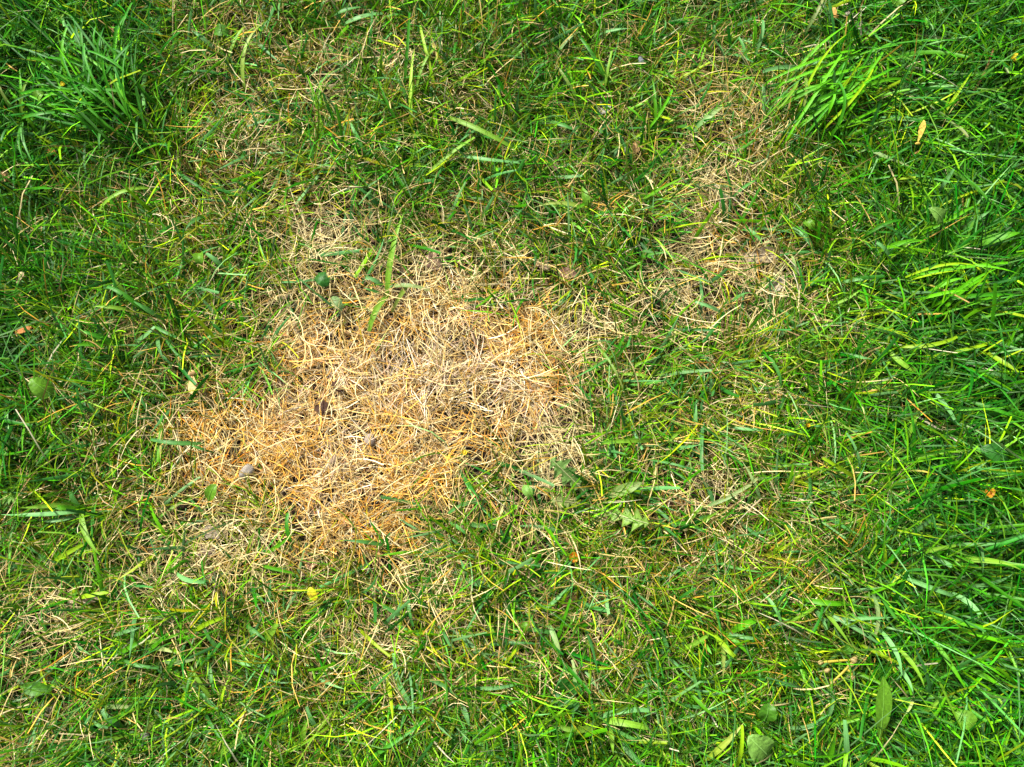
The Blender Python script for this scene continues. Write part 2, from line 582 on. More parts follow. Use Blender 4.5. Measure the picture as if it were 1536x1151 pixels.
def ribbon(name, C, W, prof, fold, roll, cb, ct, mat):
    """a folded blade along the points C (local coordinates)"""
    n = len(C)
    D = np.gradient(C, axis=0)
    D /= np.linalg.norm(D, axis=1, keepdims=True) + 1e-9
    s = np.cross(np.array([0, 0, 1.0]), D)
    s /= np.linalg.norm(s, axis=1, keepdims=True) + 1e-6
    nn = np.cross(D, s)
    r = np.linspace(roll * 0.4, roll, n)[:, None]
    wv = s * np.cos(r) + nn * np.sin(r)
    up = np.cross(D, wv)
    hw = (W / 2 * prof)[:, None]
    vs = np.stack([C - wv * hw, C - wv * hw * 0.45 - up * hw * fold * 0.75, C - up * hw * fold, C + wv * hw * 0.45 - up * hw * fold * 0.75, C + wv * hw], 1)
    k = 5
    a = (np.arange(n - 1) * k)[:, None] + np.arange(k - 1)[None]
    Qd = np.stack([a, a + 1, a + 1 + k, a + k], -1).reshape(-1, 4)
    t = np.linspace(0, 1, n)[:, None, None]
    col = (cb * (1 - t) + ct * t) * np.array([1.0, 0.93, 1.12, 0.93, 1.0])[None, :, None]
    return mesh_np(name, vs.reshape(-1, 3), Qd, col.reshape(-1, 3), mat)


def tube(name, C, r0, r1, cb, ct, mat, k=6):
    n = len(C)
    C = np.array(C, float)
    D = np.gradient(C, axis=0)
    D /= np.linalg.norm(D, axis=1, keepdims=True) + 1e-9
    ref = np.array([0.31, 0.2, 0.93])
    s = np.cross(ref, D)
    s /= np.linalg.norm(s, axis=1, keepdims=True) + 1e-6
    u = np.cross(D, s)
    a = np.linspace(0, 2 * np.pi, k, endpoint=False)
    r = np.linspace(r0, r1, n)[:, None, None]
    vs = C[:, None] + r * (s[:, None] * np.cos(a)[None, :, None] + u[:, None] * np.sin(a)[None, :, None])
    i = (np.arange(n - 1) * k)[:, None]
    j = np.arange(k)[None]
    j2 = (j + 1) % k
    Qd = np.stack([i + j, i + j2, i + j2 + k, i + j + k], -1).reshape(-1, 4)
    t = np.linspace(0, 1, n)[:, None, None]
    col = np.broadcast_to(cb * (1 - t) + ct * t, vs.shape)
    return mesh_np(name, vs.reshape(-1, 3), Qd, col.reshape(-1, 3), mat)


def pebble_mesh(name, rx, ry, rz, col, mat, seed):
    r = np.random.default_rng(seed)
    nu, nv = 12, 8
    u = np.linspace(0, 2 * np.pi, nu, endpoint=False)
    v = np.linspace(0.05, np.pi - 0.05, nv)
    U, Vv = np.meshgrid(u, v)
    k = 1 + 0.13 * np.sin(2 * U + r.random() * 6) * np.sin(Vv) + 0.1 * np.sin(3 * U + r.random() * 6) * np.sin(Vv) + r.normal(0, 0.03, U.shape)
    P = np.stack([rx * k * np.sin(Vv) * np.cos(U), ry * k * np.sin(Vv) * np.sin(U), rz * k * np.cos(Vv)], -1).reshape(-1, 3)
    i = (np.arange(nv - 1) * nu)[:, None]
    j = np.arange(nu)[None]
    j2 = (j + 1) % nu
    Qd = np.stack([i + j, i + j + nu, i + j2 + nu, i + j2], -1).reshape(-1, 4)
    cap = [[0, 1, 2, 3], [0, 3, 4, 5], [0, 5, 6, 7], [0, 7, 8, 9], [0, 9, 10, 11]]
    b = nu * (nv - 1)
    Qd = np.concatenate([Qd, np.array(cap), b + np.array(cap)[:, ::-1]])
    return mesh_np(name, P, Qd, np.tile(col, (len(P), 1)) * (1 + r.normal(0, 0.08, (len(P), 1))), mat)


def outline(shape, t, side, r):
    s = np.clip(np.sin(np.pi * np.clip(t, 0, 1)), 0, 1)
    if shape == 'oval':
        return s ** 0.65
    if shape == 'lance':
        return np.clip(np.sin(np.pi * t ** 1.25), 0, 1) ** 0.85
    if shape == 'round':
        return np.clip(1 - (2 * t - 1) ** 2, 0, 1) ** 0.5 * (1.05 - 0.1 * t)
    if shape == 'heart':
        return np.clip(np.sin(np.pi * t ** 0.62), 0, 1) ** 0.62
    if shape == 'triangle':
        return np.minimum(1, t * 7) * (1 - t) ** 0.8 * 1.25
    if shape == 'paddle':
        return np.clip(np.sin(np.pi * t ** 1.9), 0, 1) ** 0.6 + 0.06
    if shape == 'teeth':
        f = (t * 5.5 + side * 0.07) % 1.0
        env = np.clip(0.3 + 0.9 * t, 0, 1) * np.clip((1 - t) * 4.5, 0, 1) ** 0.7
        return env * (0.16 + 0.84 * (1 - f) ** 0.9)
    if shape == 'scrap':
        return s ** 0.45 * (0.75 + 0.25 * np.interp(t, np.linspace(0, 1, 7), r.random(7)) * 1.4)
    return s


def leaf(name, base, tip, width, shape, col, mat, label, category, group=None, h=(20, 30), cup=0.25, arch=5, roll=0.0, stalk=0, rib=True,
         rib_col=None, seed=1, clear=None, parent=None, part=None, col_tip=None, rough_edge=0.0):
    """a leaf from base to tip (places in the photograph), h: heights of both ends in mm, width in pixels"""
    r = np.random.default_rng(seed)
    up_ = 7 if mat is M_LEAF else 0
    A, B = at(*base, (h[0] + (up_ if parent is None else 0)) * MM), at(*tip, (h[1] + up_) * MM)
    if parent is None:
        root = link(name, None)
        root.location = A
        O = A
        tag(root, label, category, group)
        if clear is None:
            clear = max(width * 0.45, 8)
        mx, my = (base[0] + tip[0]) / 2, (base[1] + tip[1]) / 2
        KEEP.append((mx, my + clear * 0.2, clear))
    else:
        root, O = parent, np.array(parent.location)
    n = 50 if shape == 'teeth' else 20
    M = (A + B) / 2 + np.array([0, 0, arch * 2 * MM])
    C = smooth_curve((A, M, B), n) - O
    D = np.gradient(C, axis=0)
    D /= np.linalg.norm(D, axis=1, keepdims=True)
    s = np.cross(np.array([0, 0, 1.0]), D)
    s /= np.linalg.norm(s, axis=1, keepdims=True) + 1e-9
    nn = np.cross(D, s)
    wv = s * math.cos(roll) + nn * math.sin(roll)
    up = np.cross(D, wv)
    t = np.linspace(0, 1, n)
    hw = width * PXM / 2
    wl = outline(shape, t, -1, r) * hw * (1 + r.normal(0, rough_edge, n))
    wr = outline(shape, t, 1, r) * hw * (1 + r.normal(0, rough_edge, n))
    lanes = []
    for q in (-1, -0.66, -0.33, 0, 0.33, 0.66, 1):
        w = (wl if q < 0 else wr)[:, None]
        wav = (r.normal(0, 0.05, n) * hw * abs(q))[:, None] + np.sin(t * 14 + q * 3)[:, None] * hw * 0.06 * abs(q)
        lanes.append(C + wv * w * q + up * (w * abs(q) ** 1.3 * cup + wav))
    vs = np.stack(lanes, 1)
    k = 7
    a = (np.arange(n - 1) * k)[:, None] + np.arange(k - 1)[None]
    Qd = np.stack([a, a + 1, a + 1 + k, a + k], -1).reshape(-1, 4)
    ct = col if col_tip is None else col_tip
    cc = (np.array(col) * (1 - t)[:, None, None] + np.array(ct) * t[:, None, None]) * (1 + r.normal(0, 0.07, (n, k, 1)) + 0.16 * np.sin(30 * t[:, None, None] - 7 * np.abs(np.linspace(-1, 1, 7))[None, :, None]))
    o = link(part or "leaf_blade", mesh_np("leaf_blade", vs.reshape(-1, 3), Qd, cc.reshape(-1, 3), mat), root)
    rc = np.array(col) * 1.5 + 0.04 if rib_col is None else rib_col
    if rib:
        rr = max(0.35 * MM, hw * 0.07)
        link("midrib", tube("midrib", C[1:-1] + up[1:-1] * rr * 0.6, rr, rr * 0.35, rc, rc, mat, 5), o if parent is not None else root)
    if stalk:
        d = (C[0] - C[2]) / np.linalg.norm(C[0] - C[2])
        e = C[0] + d * stalk * PXM
        e[2] = -h[0] * MM * 0.8
        link("stalk", tube("stalk", smooth_curve((C[0], C[0] + d * stalk * PXM * 0.6, e), 6), 0.8 * MM, 1.0 * MM, rc, rc, mat, 5), root)
    return root


# colours of single things
TEAL, TEAL2 = srgb(80, 152, 66), srgb(112, 178, 102)
LIGHT, BRIGHT, LIME, YEL = srgb(126, 180, 50), srgb(86, 172, 12), srgb(148, 194, 20), srgb(196, 198, 24)
MID, DARK, PALE = srgb(52, 138, 16), srgb(24, 106, 8), srgb(166, 190, 110)
CK = dict(t=TEAL, T=TEAL2, l=LIGHT, b=BRIGHT, i=LIME, y=YEL, m=MID, d=DARK, p=PALE)

SHOOTS = "broad grass shoots in the lawn"
shoot_no = [0]


def shoot(label, blist, lift=None, group=SHOOTS, name="grass_shoot"):
    """a grass shoot: blades (x0, y0, x1, y1, width, colour) measured in the photograph"""
    shoot_no[0] += 1
    r = np.random.default_rng(900 + shoot_no[0])
    x0, y0 = blist[0][:2]
    A = at(x0, y0, 0.0)
    A[2] = relief(A[0], A[1])
    root = link(name, None)
    root.location = A
    tag(root, label, "grass shoot", group)
    for (bx, by, tx, ty, w, ck) in (blist if name == "grass_shoot" else []):
        for q in (0.25, 0.5, 0.75):
            KEEP.append((bx + (tx - bx) * q, by + (ty - by) * q + 4, w * 0.7))
    H = float(height_field(np.array([x0]), np.array([y0]))[0])
    z0 = (20 + 18 * H) if lift is None else lift * 0.98
    for (bx, by, tx, ty, w, ck) in blist:
        za, zb = z0 * r.uniform(0.7, 1.0), z0 * r.uniform(0.95, 1.35)
        a, b = at(bx, by, za * MM), at(tx, ty, zb * MM)
        ln = np.linalg.norm(b - a)
        side = np.cross(b - a, [0, 0, 1.0]) / (ln + 1e-9) * ln * r.normal(0, 0.09)
        m = (a + b) / 2 + side + np.array([0, 0, min(0.35 * ln, 0.022) * r.uniform(0.5, 1.2)])
        g = a - (b - a) / ln * 0.012
        g[2] = relief(g[0], g[1]) - 0.002
        C = np.concatenate([smooth_curve((g, (g + a) / 2 + np.array([0, 0, 0.004]), a), 4)[:-1], smooth_curve((a, m, b), 11)]) - A
        n = len(C)
        t = np.linspace(0, 1, n)
        cut = r.random() < 0.45
        prof = np.minimum(1, 0.3 + 1.6 * t) * (1 - (0.35 if cut else 0.97) * np.clip((t - 0.35) / 0.65, 0, 1) ** 1.8)
        col = CK[ck] * (0.74 if name == "grass_shoot" else 0.95) * math.exp(r.normal(0, 0.15))
        cb, ct = col * 0.82 + np.array([0.02, 0.015, 0.0]), col * 1.05
        if r.random() < 0.12 and name == "grass_shoot":
            ct = ct * 0.5 + STRAW[0] * 0.3
        link("blade", ribbon("blade", C, w * PXM * 0.85, prof, 0.16, r.normal(0, 0.3), cb, ct, M_BROAD if name == "grass_shoot" else M_GREEN), root)
    return root


def fan(x, y, tips, w, cks, seed, sp=5):
    r = np.random.default_rng(seed)
    return [(x + r.normal(0, sp) + (tx - x) * sp * 0.012, y + r.normal(0, sp) + (ty - y) * sp * 0.012, tx + r.normal(0, 3), ty + r.normal(0, 3), w * r.uniform(0.7, 1.2), cks[int(r.integers(len(cks)))]) for tx, ty in tips]


# ------------------------------------------------------------------ grass shoots one can pick out
shoot("pale broad grass shoot standing alone at the top edge of the golden patch",
      [(580, 441, 606, 319, 11, 'l'), (586, 430, 645, 436, 9, 'T'), (574, 430, 548, 417, 8, 'T'), (578, 446, 553, 497, 11, 'l'), (612, 428, 588, 468, 8, 'l'), (572, 440, 545, 432, 6, 't')], lift=22)
r_ = np.random.default_rng(5)
tips = [(175 + math.cos(a) * d, 165 - math.sin(a) * d) for a, d in zip(r_.uniform(1.3, 3.2, 110), r_.uniform(60, 165, 110))]
shoot("large dark green tussock of long grass in the upper left corner", fan(178, 168, tips, 5.0, 'bmdbdm', 6, 26), lift=50, name="grass_tussock")
shoot("splayed green shoot at the left edge below the dark tussock",
      [(31, 177, 0, 128, 7, 'b'), (31, 177, 29, 102, 6, 'b'), (33, 175, 52, 110, 6, 'l'), (32, 178, 82, 168, 7, 'm'), (30, 180, 2, 212, 6, 'd'), (36, 182, 40, 250, 6, 'm'), (34, 184, 50, 246, 6, 't')], lift=45)
shoot("teal blades of the shoot just under the dark tussock",
      [(161, 186, 88, 170, 7, 'T'), (163, 190, 192, 168, 7, 't'), (158, 192, 150, 225, 6, 't'), (205, 182, 222, 160, 6, 'T'), (205, 182, 206, 218, 5, 't')], lift=40)
shoot("two arching light green blades near the top left with a teal blade",
      [(341, 90, 364, 42, 7, 'l'), (366, 130, 399, 32, 8, 'l'), (323, 74, 287, 46, 8, 'T'), (345, 102, 335, 84, 5, 't')], lift=28)
shoot("pair of long teal blades lying near the top edge left of centre",
      [(518, 35, 574, 20, 9, 'T'), (497, 24, 552, 10, 8, 't'), (566, 34, 606, 22, 7, 'm'), (480, 18, 488, 0, 6, 't'), (386, 62, 402, 30, 7, 't')], lift=32)
shoot("upright shoot with yellow green blades at top centre",
      [(617, 184, 624, 62, 7, 'i'), (652, 128, 630, 38, 6, 'i'), (669, 108, 648, 64, 6, 'y'), (606, 130, 614, 20, 6, 'm'), (612, 150, 590, 105, 7, 't'), (624, 140, 655, 70, 6, 'l'), (598, 188, 566, 118, 6, 'm')], lift=34)
shoot("low shoot with a long pale blade below the top centre shoot",
      [(672, 176, 768, 221, 9, 'l'), (692, 234, 780, 244, 7, 'T'), (549, 234, 521, 176, 8, 't'), (583, 250, 526, 230, 6, 'y'), (640, 262, 712, 206, 7, 'l'), (586, 252, 612, 290, 7, 'm'), (600, 206, 590, 232, 6, 'T')], lift=26)
shoot("tall crossing blades left of the grey white leaf",
      [(912, 122, 866, 50, 7, 'm'), (838, 78, 870, 48, 7, 'T'), (902, 50, 944, 43, 6, 'T'), (908, 126, 918, 76, 6, 'l'), (870, 158, 832, 96, 6, 'm'), (822, 181, 858, 193, 7, 't')], lift=30)
shoot("dense bright green shoot right of the grey white leaf",
      fan(985, 195, [(960, 130), (975, 120), (1000, 135), (1020, 150), (940, 160), (1010, 180), (965, 150), (1035, 195), (990, 140), (950, 205), (1015, 225)], 6.0, 'bmbbmi', 14, 14), lift=30)
shoot("wide teal blade with thin stems beside the pale dry strip at upper right",
      [(1048, 188, 1085, 160, 11, 'T'), (1065, 76, 1071, 38, 6, 't'), (1134, 80, 1144, 30, 7, 'T'), (1121, 96, 1108, 56, 6, 't'), (1130, 76, 1130, 24, 6, 'b')], lift=26)
shoot("forking shoot of teal blades at upper right above the mown strip",
      [(1200, 106, 1144, 108, 8, 'T'), (1202, 102, 1243, 95, 8, 'T'), (1204, 106, 1206, 160, 6, 'b'), (1198, 110, 1155, 175, 6, 'l'), (1200, 100, 1230, 60, 6, 't'), (1211, 44, 1234, 0, 7, 't'), (1206, 108, 1255, 130, 5, 'm')], lift=36)
r_ = np.random.default_rng(8)
shoot("tall tussock leaning right in the upper right corner",
      fan(1200, 178, [(1200 + math.cos(a) * d, 178 - math.sin(a) * d) for a, d in zip(r_.uniform(0.25, 1.1, 60), r_.uniform(60, 170, 60))], 5.5, 'bmibmb', 9, 24), lift=42, name="grass_tussock")
shoot("two stiff teal blades high on the right edge",
      [(1300, 224, 1370, 252, 7, 'T'), (1488, 81, 1512, 110, 7, 'T'), (1460, 108, 1458, 80, 6, 'l'), (1416, 170, 1458, 108, 6, 'i'), (1412, 282, 1434, 249, 8, 'T'), (1416, 180, 1452, 206, 6, 't')], lift=44)
shoot("bright blades crossing beside the small triangular green leaf",
      [(1391, 347, 1470, 305, 9, 'b'), (1446, 343, 1487, 315, 8, 't'), (1323, 375, 1392, 362, 9, 'b'), (1336, 388, 1315, 364, 8, 'T'), (1300, 352, 1352, 330, 6, 'm')], lift=46)
shoot("very broad pale green blade at the right edge",
      [(1464, 366, 1531, 349, 18, 'b'), (1500, 372, 1515, 352, 6, 'l'), (1516, 366, 1536, 344, 8, 'b')], lift=54)
shoot("sheaf of bright green blades combed to the right near the right edge",
      fan(1372, 440, [(1516, 396), (1500, 404), (1480, 410), (1470, 400), (1450, 420), (1440, 408), (1525, 412), (1490, 424), (1500, 436), (1530, 440), (1460, 440)], 6.5, 'bbimb', 22, 16), lift=52, name="grass_tussock")
shoot("long curved lime blades on the right below the combed sheaf",
      [(1407, 533, 1488, 513, 7, 'i'), (1352, 520, 1436, 505, 7, 'i'), (1334, 527, 1374, 557, 9, 'l'), (1482, 530, 1534, 562, 9, 'i'), (1500, 540, 1530, 480, 6, 'b'), (1460, 556, 1520, 570, 7, 'm')], lift=46)
shoot("short teal blade pair over the dry strip right of centre",
      [(1188, 342, 1215, 369, 8, 'T'), (1146, 531, 1171, 578, 8, 't'), (1170, 465, 1192, 492, 7, 't'), (1194, 420, 1188, 384, 6, 't')], lift=24)
shoot("long teal blade with crossing green blades in mid right",
      [(1261, 530, 1309, 539, 7, 'T'), (1262, 424, 1308, 420, 6, 'T'), (1254, 456, 1292, 434, 6, 'l'), (1310, 462, 1282, 442, 6, 'l'), (1308, 462, 1350, 458, 7, 'm'), (1270, 520, 1245, 495, 6, 'm')], lift=28)
shoot("thin teal blades over the white dry tuft right of centre",
      [(1052, 463, 1046, 407, 6, 'T'), (1081, 468, 1043, 453, 7, 'T'), (1120, 345, 1144, 366, 8, 't'), (1105, 290, 1140, 268, 6, 't'), (1100, 450, 1130, 440, 7, 't')], lift=24)
shoot("short green shoot beside the right rim of the golden patch",
      fan(925, 545, [(895, 525), (880, 560), (905, 510), (940, 500), (960, 520), (985, 540), (975, 565), (935, 580), (860, 572), (955, 500)], 6.0, 'lmmlt', 31, 14), lift=24)
shoot("fresh green shoot of short blades below the green leaf at centre top",
      [(880, 314, 800, 312, 8, 'l'), (868, 330, 820, 300, 7, 'l'), (880, 332, 920, 318, 7, 'm'), (850, 318, 905, 290, 6, 'b')], lift=22)
shoot("angled pale blade lying right of the golden patch",
      [(976, 662, 903, 665, 8, 'l'), (996, 688, 1022, 664, 7, 'l'), (1000, 690, 996, 700, 5, 'm'), (1028, 640, 1004, 662, 6, 'l'), (908, 690, 918, 664, 7, 'T'), (875, 590, 870, 562, 6, 't')], lift=22)
shoot("two upright teal blades in the mown turf right of centre",
      [(1044, 640, 1045, 600, 7, 'T'), (1066, 592, 1066, 556, 7, 'T'), (1086, 638, 1080, 606, 6, 'l'), (1100, 642, 1144, 645, 6, 'T')], lift=22)
shoot("long teal blade crossing a pale dry tuft at lower right of centre",
      [(1062, 759, 1136, 718, 7, 'T'), (1140, 748, 1113, 692, 7, 'T'), (1134, 720, 1150, 716, 6, 't')], lift=26)
shoot("star shaped green shoot right of the toothed leaves",
      fan(1036, 784, [(1010, 788), (1022, 764), (1040, 745), (1055, 760), (1075, 775), (1060, 800), (1012, 800), (1090, 766)], 7.0, 'llmtl', 36), lift=24)
shoot("flat broad blades of the shoot at the left edge at mid height",
      [(120, 764, 74, 757, 11, 'b'), (112, 768, 0, 772, 9, 'T'), (118, 760, 106, 738, 10, 't'), (122, 768, 152, 835, 10, 'l'), (106, 756, 30, 762, 8, 'l'), (81, 842, 124, 817, 8, 'i'), (118, 772, 58, 780, 7, 'T')], lift=32)
shoot("broad bright blade with darker ones in the left turf",
      [(170, 516, 108, 518, 10, 'b'), (172, 513, 124, 496, 10, 'm'), (196, 450, 171, 417, 9, 'l'), (213, 464, 160, 430, 8, 'm'), (236, 474, 200, 452, 9, 't'), (190, 464, 140, 460, 7, 'l')], lift=34)
shoot("short teal blades on the mown turf left of the golden patch",
      [(237, 508, 246, 541, 7, 'T'), (336, 403, 309, 380, 9, 'T'), (302, 326, 278, 346, 8, 't'), (222, 282, 150, 314, 7, 'l'), (205, 512, 232, 490, 8, 'T'), (232, 490, 264, 506, 6, 't')], lift=26)
shoot("two grey green blades crossing the left tip of the golden patch",
      [(300, 665, 226, 659, 8, 't'), (147, 695, 208, 640, 7, 'm'), (310, 676, 284, 668, 5, 't')], lift=22)
shoot("thicket of cut lime and teal blades at lower left",
      [(177, 981, 217, 959, 8, 'b'), (172, 953, 220, 939, 7, 'T'), (120, 896, 163, 888, 8, 'i'), (232, 973, 264, 981, 8, 'p'), (247, 993, 307, 983, 8, 'T'), (255, 914, 319, 911, 6, 'y'), (290, 948, 336, 926, 8, 'i'),
       (206, 966, 290, 944, 7, 'l'), (216, 978, 252, 950, 7, 'b'), (185, 990, 238, 1002, 6, 't')], lift=28)
shoot("fan of yellow green blades near the lower left below the thicket",
      [(312, 992, 322, 1042, 8, 't'), (271, 1058, 295, 1016, 7, 'i'), (330, 1066, 346, 1012, 6, 'i'), (328, 882, 328, 917, 6, 'y'), (266, 861, 308, 873, 8, 'T'), (340, 980, 306, 942, 8, 't'), (246, 1020, 262, 982, 7, 'm'),
       (316, 1048, 285, 1000, 7, 'l'), (300, 988, 280, 1070, 6, 'm'), (350, 990, 395, 1002, 7, 'T'), (370, 940, 400, 962, 7, 't')], lift=28)
shoot("cut blades lying beside the grey dead leaf in the lower left corner",
      [(154, 1060, 205, 1060, 7, 'T'), (182, 1089, 153, 1064, 9, 'T'), (216, 1099, 238, 1074, 9, 'l'), (160, 1112, 202, 1100, 8, 'l'), (140, 1082, 162, 1092, 7, 'T'), (240, 1092, 280, 1098, 7, 't'), (160, 1090, 235, 1030, 7, 'm')], lift=26)
shoot("light green broad blades at the bottom edge left of centre",
      [(328, 1133, 368, 1100, 10, 'l'), (340, 1151, 366, 1112, 8, 'T'), (455, 1118, 464, 1078, 10, 'l'), (476, 1094, 460, 1060, 7, 'T'), (420, 1100, 436, 1068, 7, 't'), (380, 992, 415, 1011, 9, 'T'), (455, 1040, 380, 1080, 6, 'b'), (465, 1045, 400, 1100, 6, 'm')], lift=30)
shoot("pair of short light green blades beside the yellow petal",
      [(396, 964, 415, 936, 10, 'l'), (418, 956, 416, 928, 5, 'y'), (400, 905, 406, 870, 7, 'T'), (380, 890, 398, 905, 7, 't')], lift=26)
shoot("long straight teal blade below the golden patch",
      [(636, 1076, 590, 980, 7, 'T'), (607, 930, 574, 910, 8, 't'), (708, 987, 692, 949, 6, 'T'), (612, 900, 620, 940, 6, 't'), (582, 1060, 640, 1062, 6, 'T')], lift=24)
shoot("spreading bluish shoot right of the long straight blade near the bottom",
      [(549, 1141, 640, 1079, 7, 'm'), (692, 1058, 704, 1092, 9, 'T'), (695, 1088, 698, 1115, 9, 't'), (752, 969, 728, 928, 7, 'l'), (714, 1032, 775, 1026, 6, 'T'), (645, 1020, 690, 1050, 7, 't'), (735, 1084, 780, 1050, 7, 'T'), (708, 1096, 760, 1140, 7, 't')], lift=30)
shoot("flat star of broad bright blades at bottom centre",
      [(902, 1082, 838, 1090, 10, 'l'), (902, 1080, 972, 1092, 11, 'l'), (900, 1076, 974, 1066, 9, 'T'), (898, 1084, 826, 1112, 9, 'b'), (905, 1078, 972, 1034, 8, 'l'), (916, 1092, 920, 1132, 8, 'l'), (896, 1076, 915, 1066, 7, 'b'), (906, 1084, 880, 1060, 7, 'm')], lift=30)
shoot("teal blades beside the clover leaf at lower centre",
      [(822, 936, 839, 983, 9, 'T'), (858, 1042, 858, 990, 7, 'T'), (816, 916, 862, 874, 6, 'T'), (835, 952, 770, 946, 7, 't'), (930, 1112, 968, 1150, 8, 'T')], lift=26)
shoot("bright fanning blades at lower right of centre",
      [(1076, 957, 1102, 985, 9, 'i'), (1100, 946, 1134, 930, 12, 'b'), (1084, 962, 1084, 1020, 7, 'l'), (1020, 977, 1063, 952, 8, 'l'), (1052, 960, 1068, 982, 8, 'b'), (1090, 952, 1124, 985, 8, 'b'), (1090, 950, 1130, 958, 7, 'T'), (1088, 956, 1100, 1020, 6, 'b')], lift=34)
shoot("yellow green stiff blades beside the round heart leaf",
      [(1062, 1138, 1116, 1084, 10, 'i'), (1105, 1150, 1113, 1088, 7, 'i'), (1036, 1040, 1078, 1080, 7, 'b'), (1040, 1010, 1052, 1050, 6, 't')], lift=36)
shoot("broad bright upright blades near the lower right corner",
      [(1237, 1151, 1254, 1092, 13, 'b'), (1270, 1142, 1267, 1080, 9, 'T'), (1244, 1074, 1252, 1034, 7, 'T'), (1185, 1092, 1235, 1076, 7, 'T'), (1260, 1082, 1296, 1066, 7, 'l')], lift=38)
shoot("shoot with long blades above the lance shaped leaf",
      [(1235, 930, 1345, 926, 7, 'T'), (1310, 892, 1313, 952, 8, 'T'), (1226, 904, 1278, 972, 8, 'l'), (1228, 906, 1170, 940, 7, 'l'), (1240, 918, 1330, 975, 8, 'T'), (1222, 912, 1240, 945, 9, 'T'), (1150, 895, 1172, 936, 6, 'T'), (1210, 900, 1270, 905, 9, 'b')], lift=38)
shoot("thick stand of teal and green blades low on the right edge",
      [(1433, 892, 1470, 922, 9, 'T'), (1350, 975, 1387, 1032, 8, 'l'), (1320, 945, 1352, 1015, 8, 'T'), (1415, 924, 1442, 943, 9, 'i'), (1458, 1004, 1502, 1030, 9, 'b'), (1365, 870, 1430, 894, 8, 'T'), (1386, 1068, 1410, 1046, 8, 'l'),
       (1348, 1000, 1370, 1040, 7, 'T'), (1400, 960, 1450, 1036, 8, 'b'), (1430, 940, 1530, 970, 9, 'b'), (1420, 930, 1500, 945, 8, 'b'), (1370, 1040, 1355, 1075, 6, 'p')], lift=44, name="grass_tussock")
shoot("long dark teal blades in the right turf at mid height",
      [(1386, 577, 1432, 630, 8, 'T'), (1290, 704, 1270, 650, 6, 'T'), (1284, 717, 1234, 687, 7, 'i'), (1360, 660, 1378, 610, 8, 'l'), (1440, 660, 1510, 720, 8, 'b'), (1444, 600, 1530, 630, 7, 'm'), (1330, 600, 1310, 575, 7, 'l')], lift=38)
shoot("pale tangled blades right of the orange tipped bud",
      [(1365, 803, 1396, 780, 9, 'T'), (1328, 850, 1326, 806, 7, 'i'), (1395, 832, 1428, 850, 9, 'T'), (1436, 816, 1500, 814, 8, 'T'), (1374, 830, 1434, 818, 7, 'l'), (1466, 782, 1486, 800, 8, 'T'), (1460, 880, 1520, 860, 7, 'T'), (1434, 840, 1536, 858, 7, 'l'), (1470, 815, 1474, 860, 7, 'T')], lift=40)
shoot("dark olive blades at the lower right rim of the golden patch",
      [(730, 752, 672, 770, 7, 't'), (700, 786, 742, 792, 8, 't'), (676, 784, 698, 800, 7, 't'), (690, 870, 740, 880, 9, 'T'), (700, 868, 690, 838, 7, 'T'), (578, 818, 512, 810, 7, 't'), (575, 820, 585, 800, 6, 't')], lift=22)
shoot("shoot with a broad blade lying left below the golden patch",
      [(436, 812, 432, 770, 7, 'm'), (398, 830, 440, 800, 7, 'b'), (690, 868, 735, 872, 8, 'T'), (390, 848, 440, 860, 6, 'b')], lift=22)

# ------------------------------------------------------------------ broad leaves and herbs
G1, G2, G3, G4 = [c * 0.75 for c in (srgb(112, 170, 40), srgb(84, 146, 34), srgb(132, 184, 80), srgb(50, 120, 34))]
TAN, BEIGE, BROWN, GREYB, PINK = [c * 0.8 for c in (srgb(206, 168, 112), srgb(196, 172, 140), srgb(90, 62, 48), srgb(168, 156, 136), srgb(180, 144, 124))]
LEAVES = "small green leaves in the lawn"
DEADL = "dead leaf scraps in the lawn"
leaf("green_leaf", (78, 592), (46, 568), 27, 'heart', G1, M_LEAF, "bright green folded leaf tip at the left edge at mid height", "leaf", LEAVES, (32, 42), stalk=26, seed=11, cup=0.3)
leaf("green_leaf", (313, 752), (324, 726), 17, 'oval', G1, M_LEAF, "small oval green leaf at the lower left rim of the golden patch", "leaf", LEAVES, (16, 26), stalk=14, seed=12)
leaf("green_leaf", (478, 411), (491, 430), 20, 'round', G4, M_LEAF, "round dark green leaf on thatch above the golden patch", "leaf", LEAVES, (16, 18), stalk=8, seed=13)
leaf("green_leaf", (497, 446), (515, 464), 14, 'oval', srgb(110, 140, 84), M_LEAF, "dull grey green leaf scrap touching the upper left of the golden patch", "leaf", LEAVES, (16, 18), seed=14)
leaf("green_leaf", (873, 280), (881, 309), 12, 'paddle', G1, M_LEAF, "narrow paddle shaped green leaf at upper centre", "leaf", LEAVES, (24, 26), seed=15)
leaf("green_leaf", (322, 49), (343, 50), 20, 'round', G2, M_LEAF, "round green leaf near the top left", "leaf", LEAVES, (28, 30), stalk=12, seed=16)
leaf("green_leaf", (1414, 332), (1392, 312), 26, 'triangle', G3, M_LEAF, "pale triangular leaf standing in tall grass at right", "leaf", LEAVES, (50, 58), stalk=14, seed=17, cup=0.1)
leaf("green_leaf", (1150, 1132), (1122, 1104), 38, 'heart', G3, M_LEAF, "heart shaped pale green leaf at the bottom edge", "leaf", LEAVES, (38, 46), stalk=30, seed=18, cup=0.18)
leaf("green_leaf", (1146, 1082), (1152, 1056), 24, 'round', G2, M_LEAF, "yellowish round leaf just above the heart shaped leaf", "leaf", LEAVES, (32, 38), stalk=14, seed=19)
leaf("green_leaf", (1318, 1112), (1325, 1014), 22, 'lance', G1, M_LEAF, "long lance shaped leaf upright at lower right", "leaf", LEAVES, (30, 56), stalk=12, seed=20, cup=0.2)
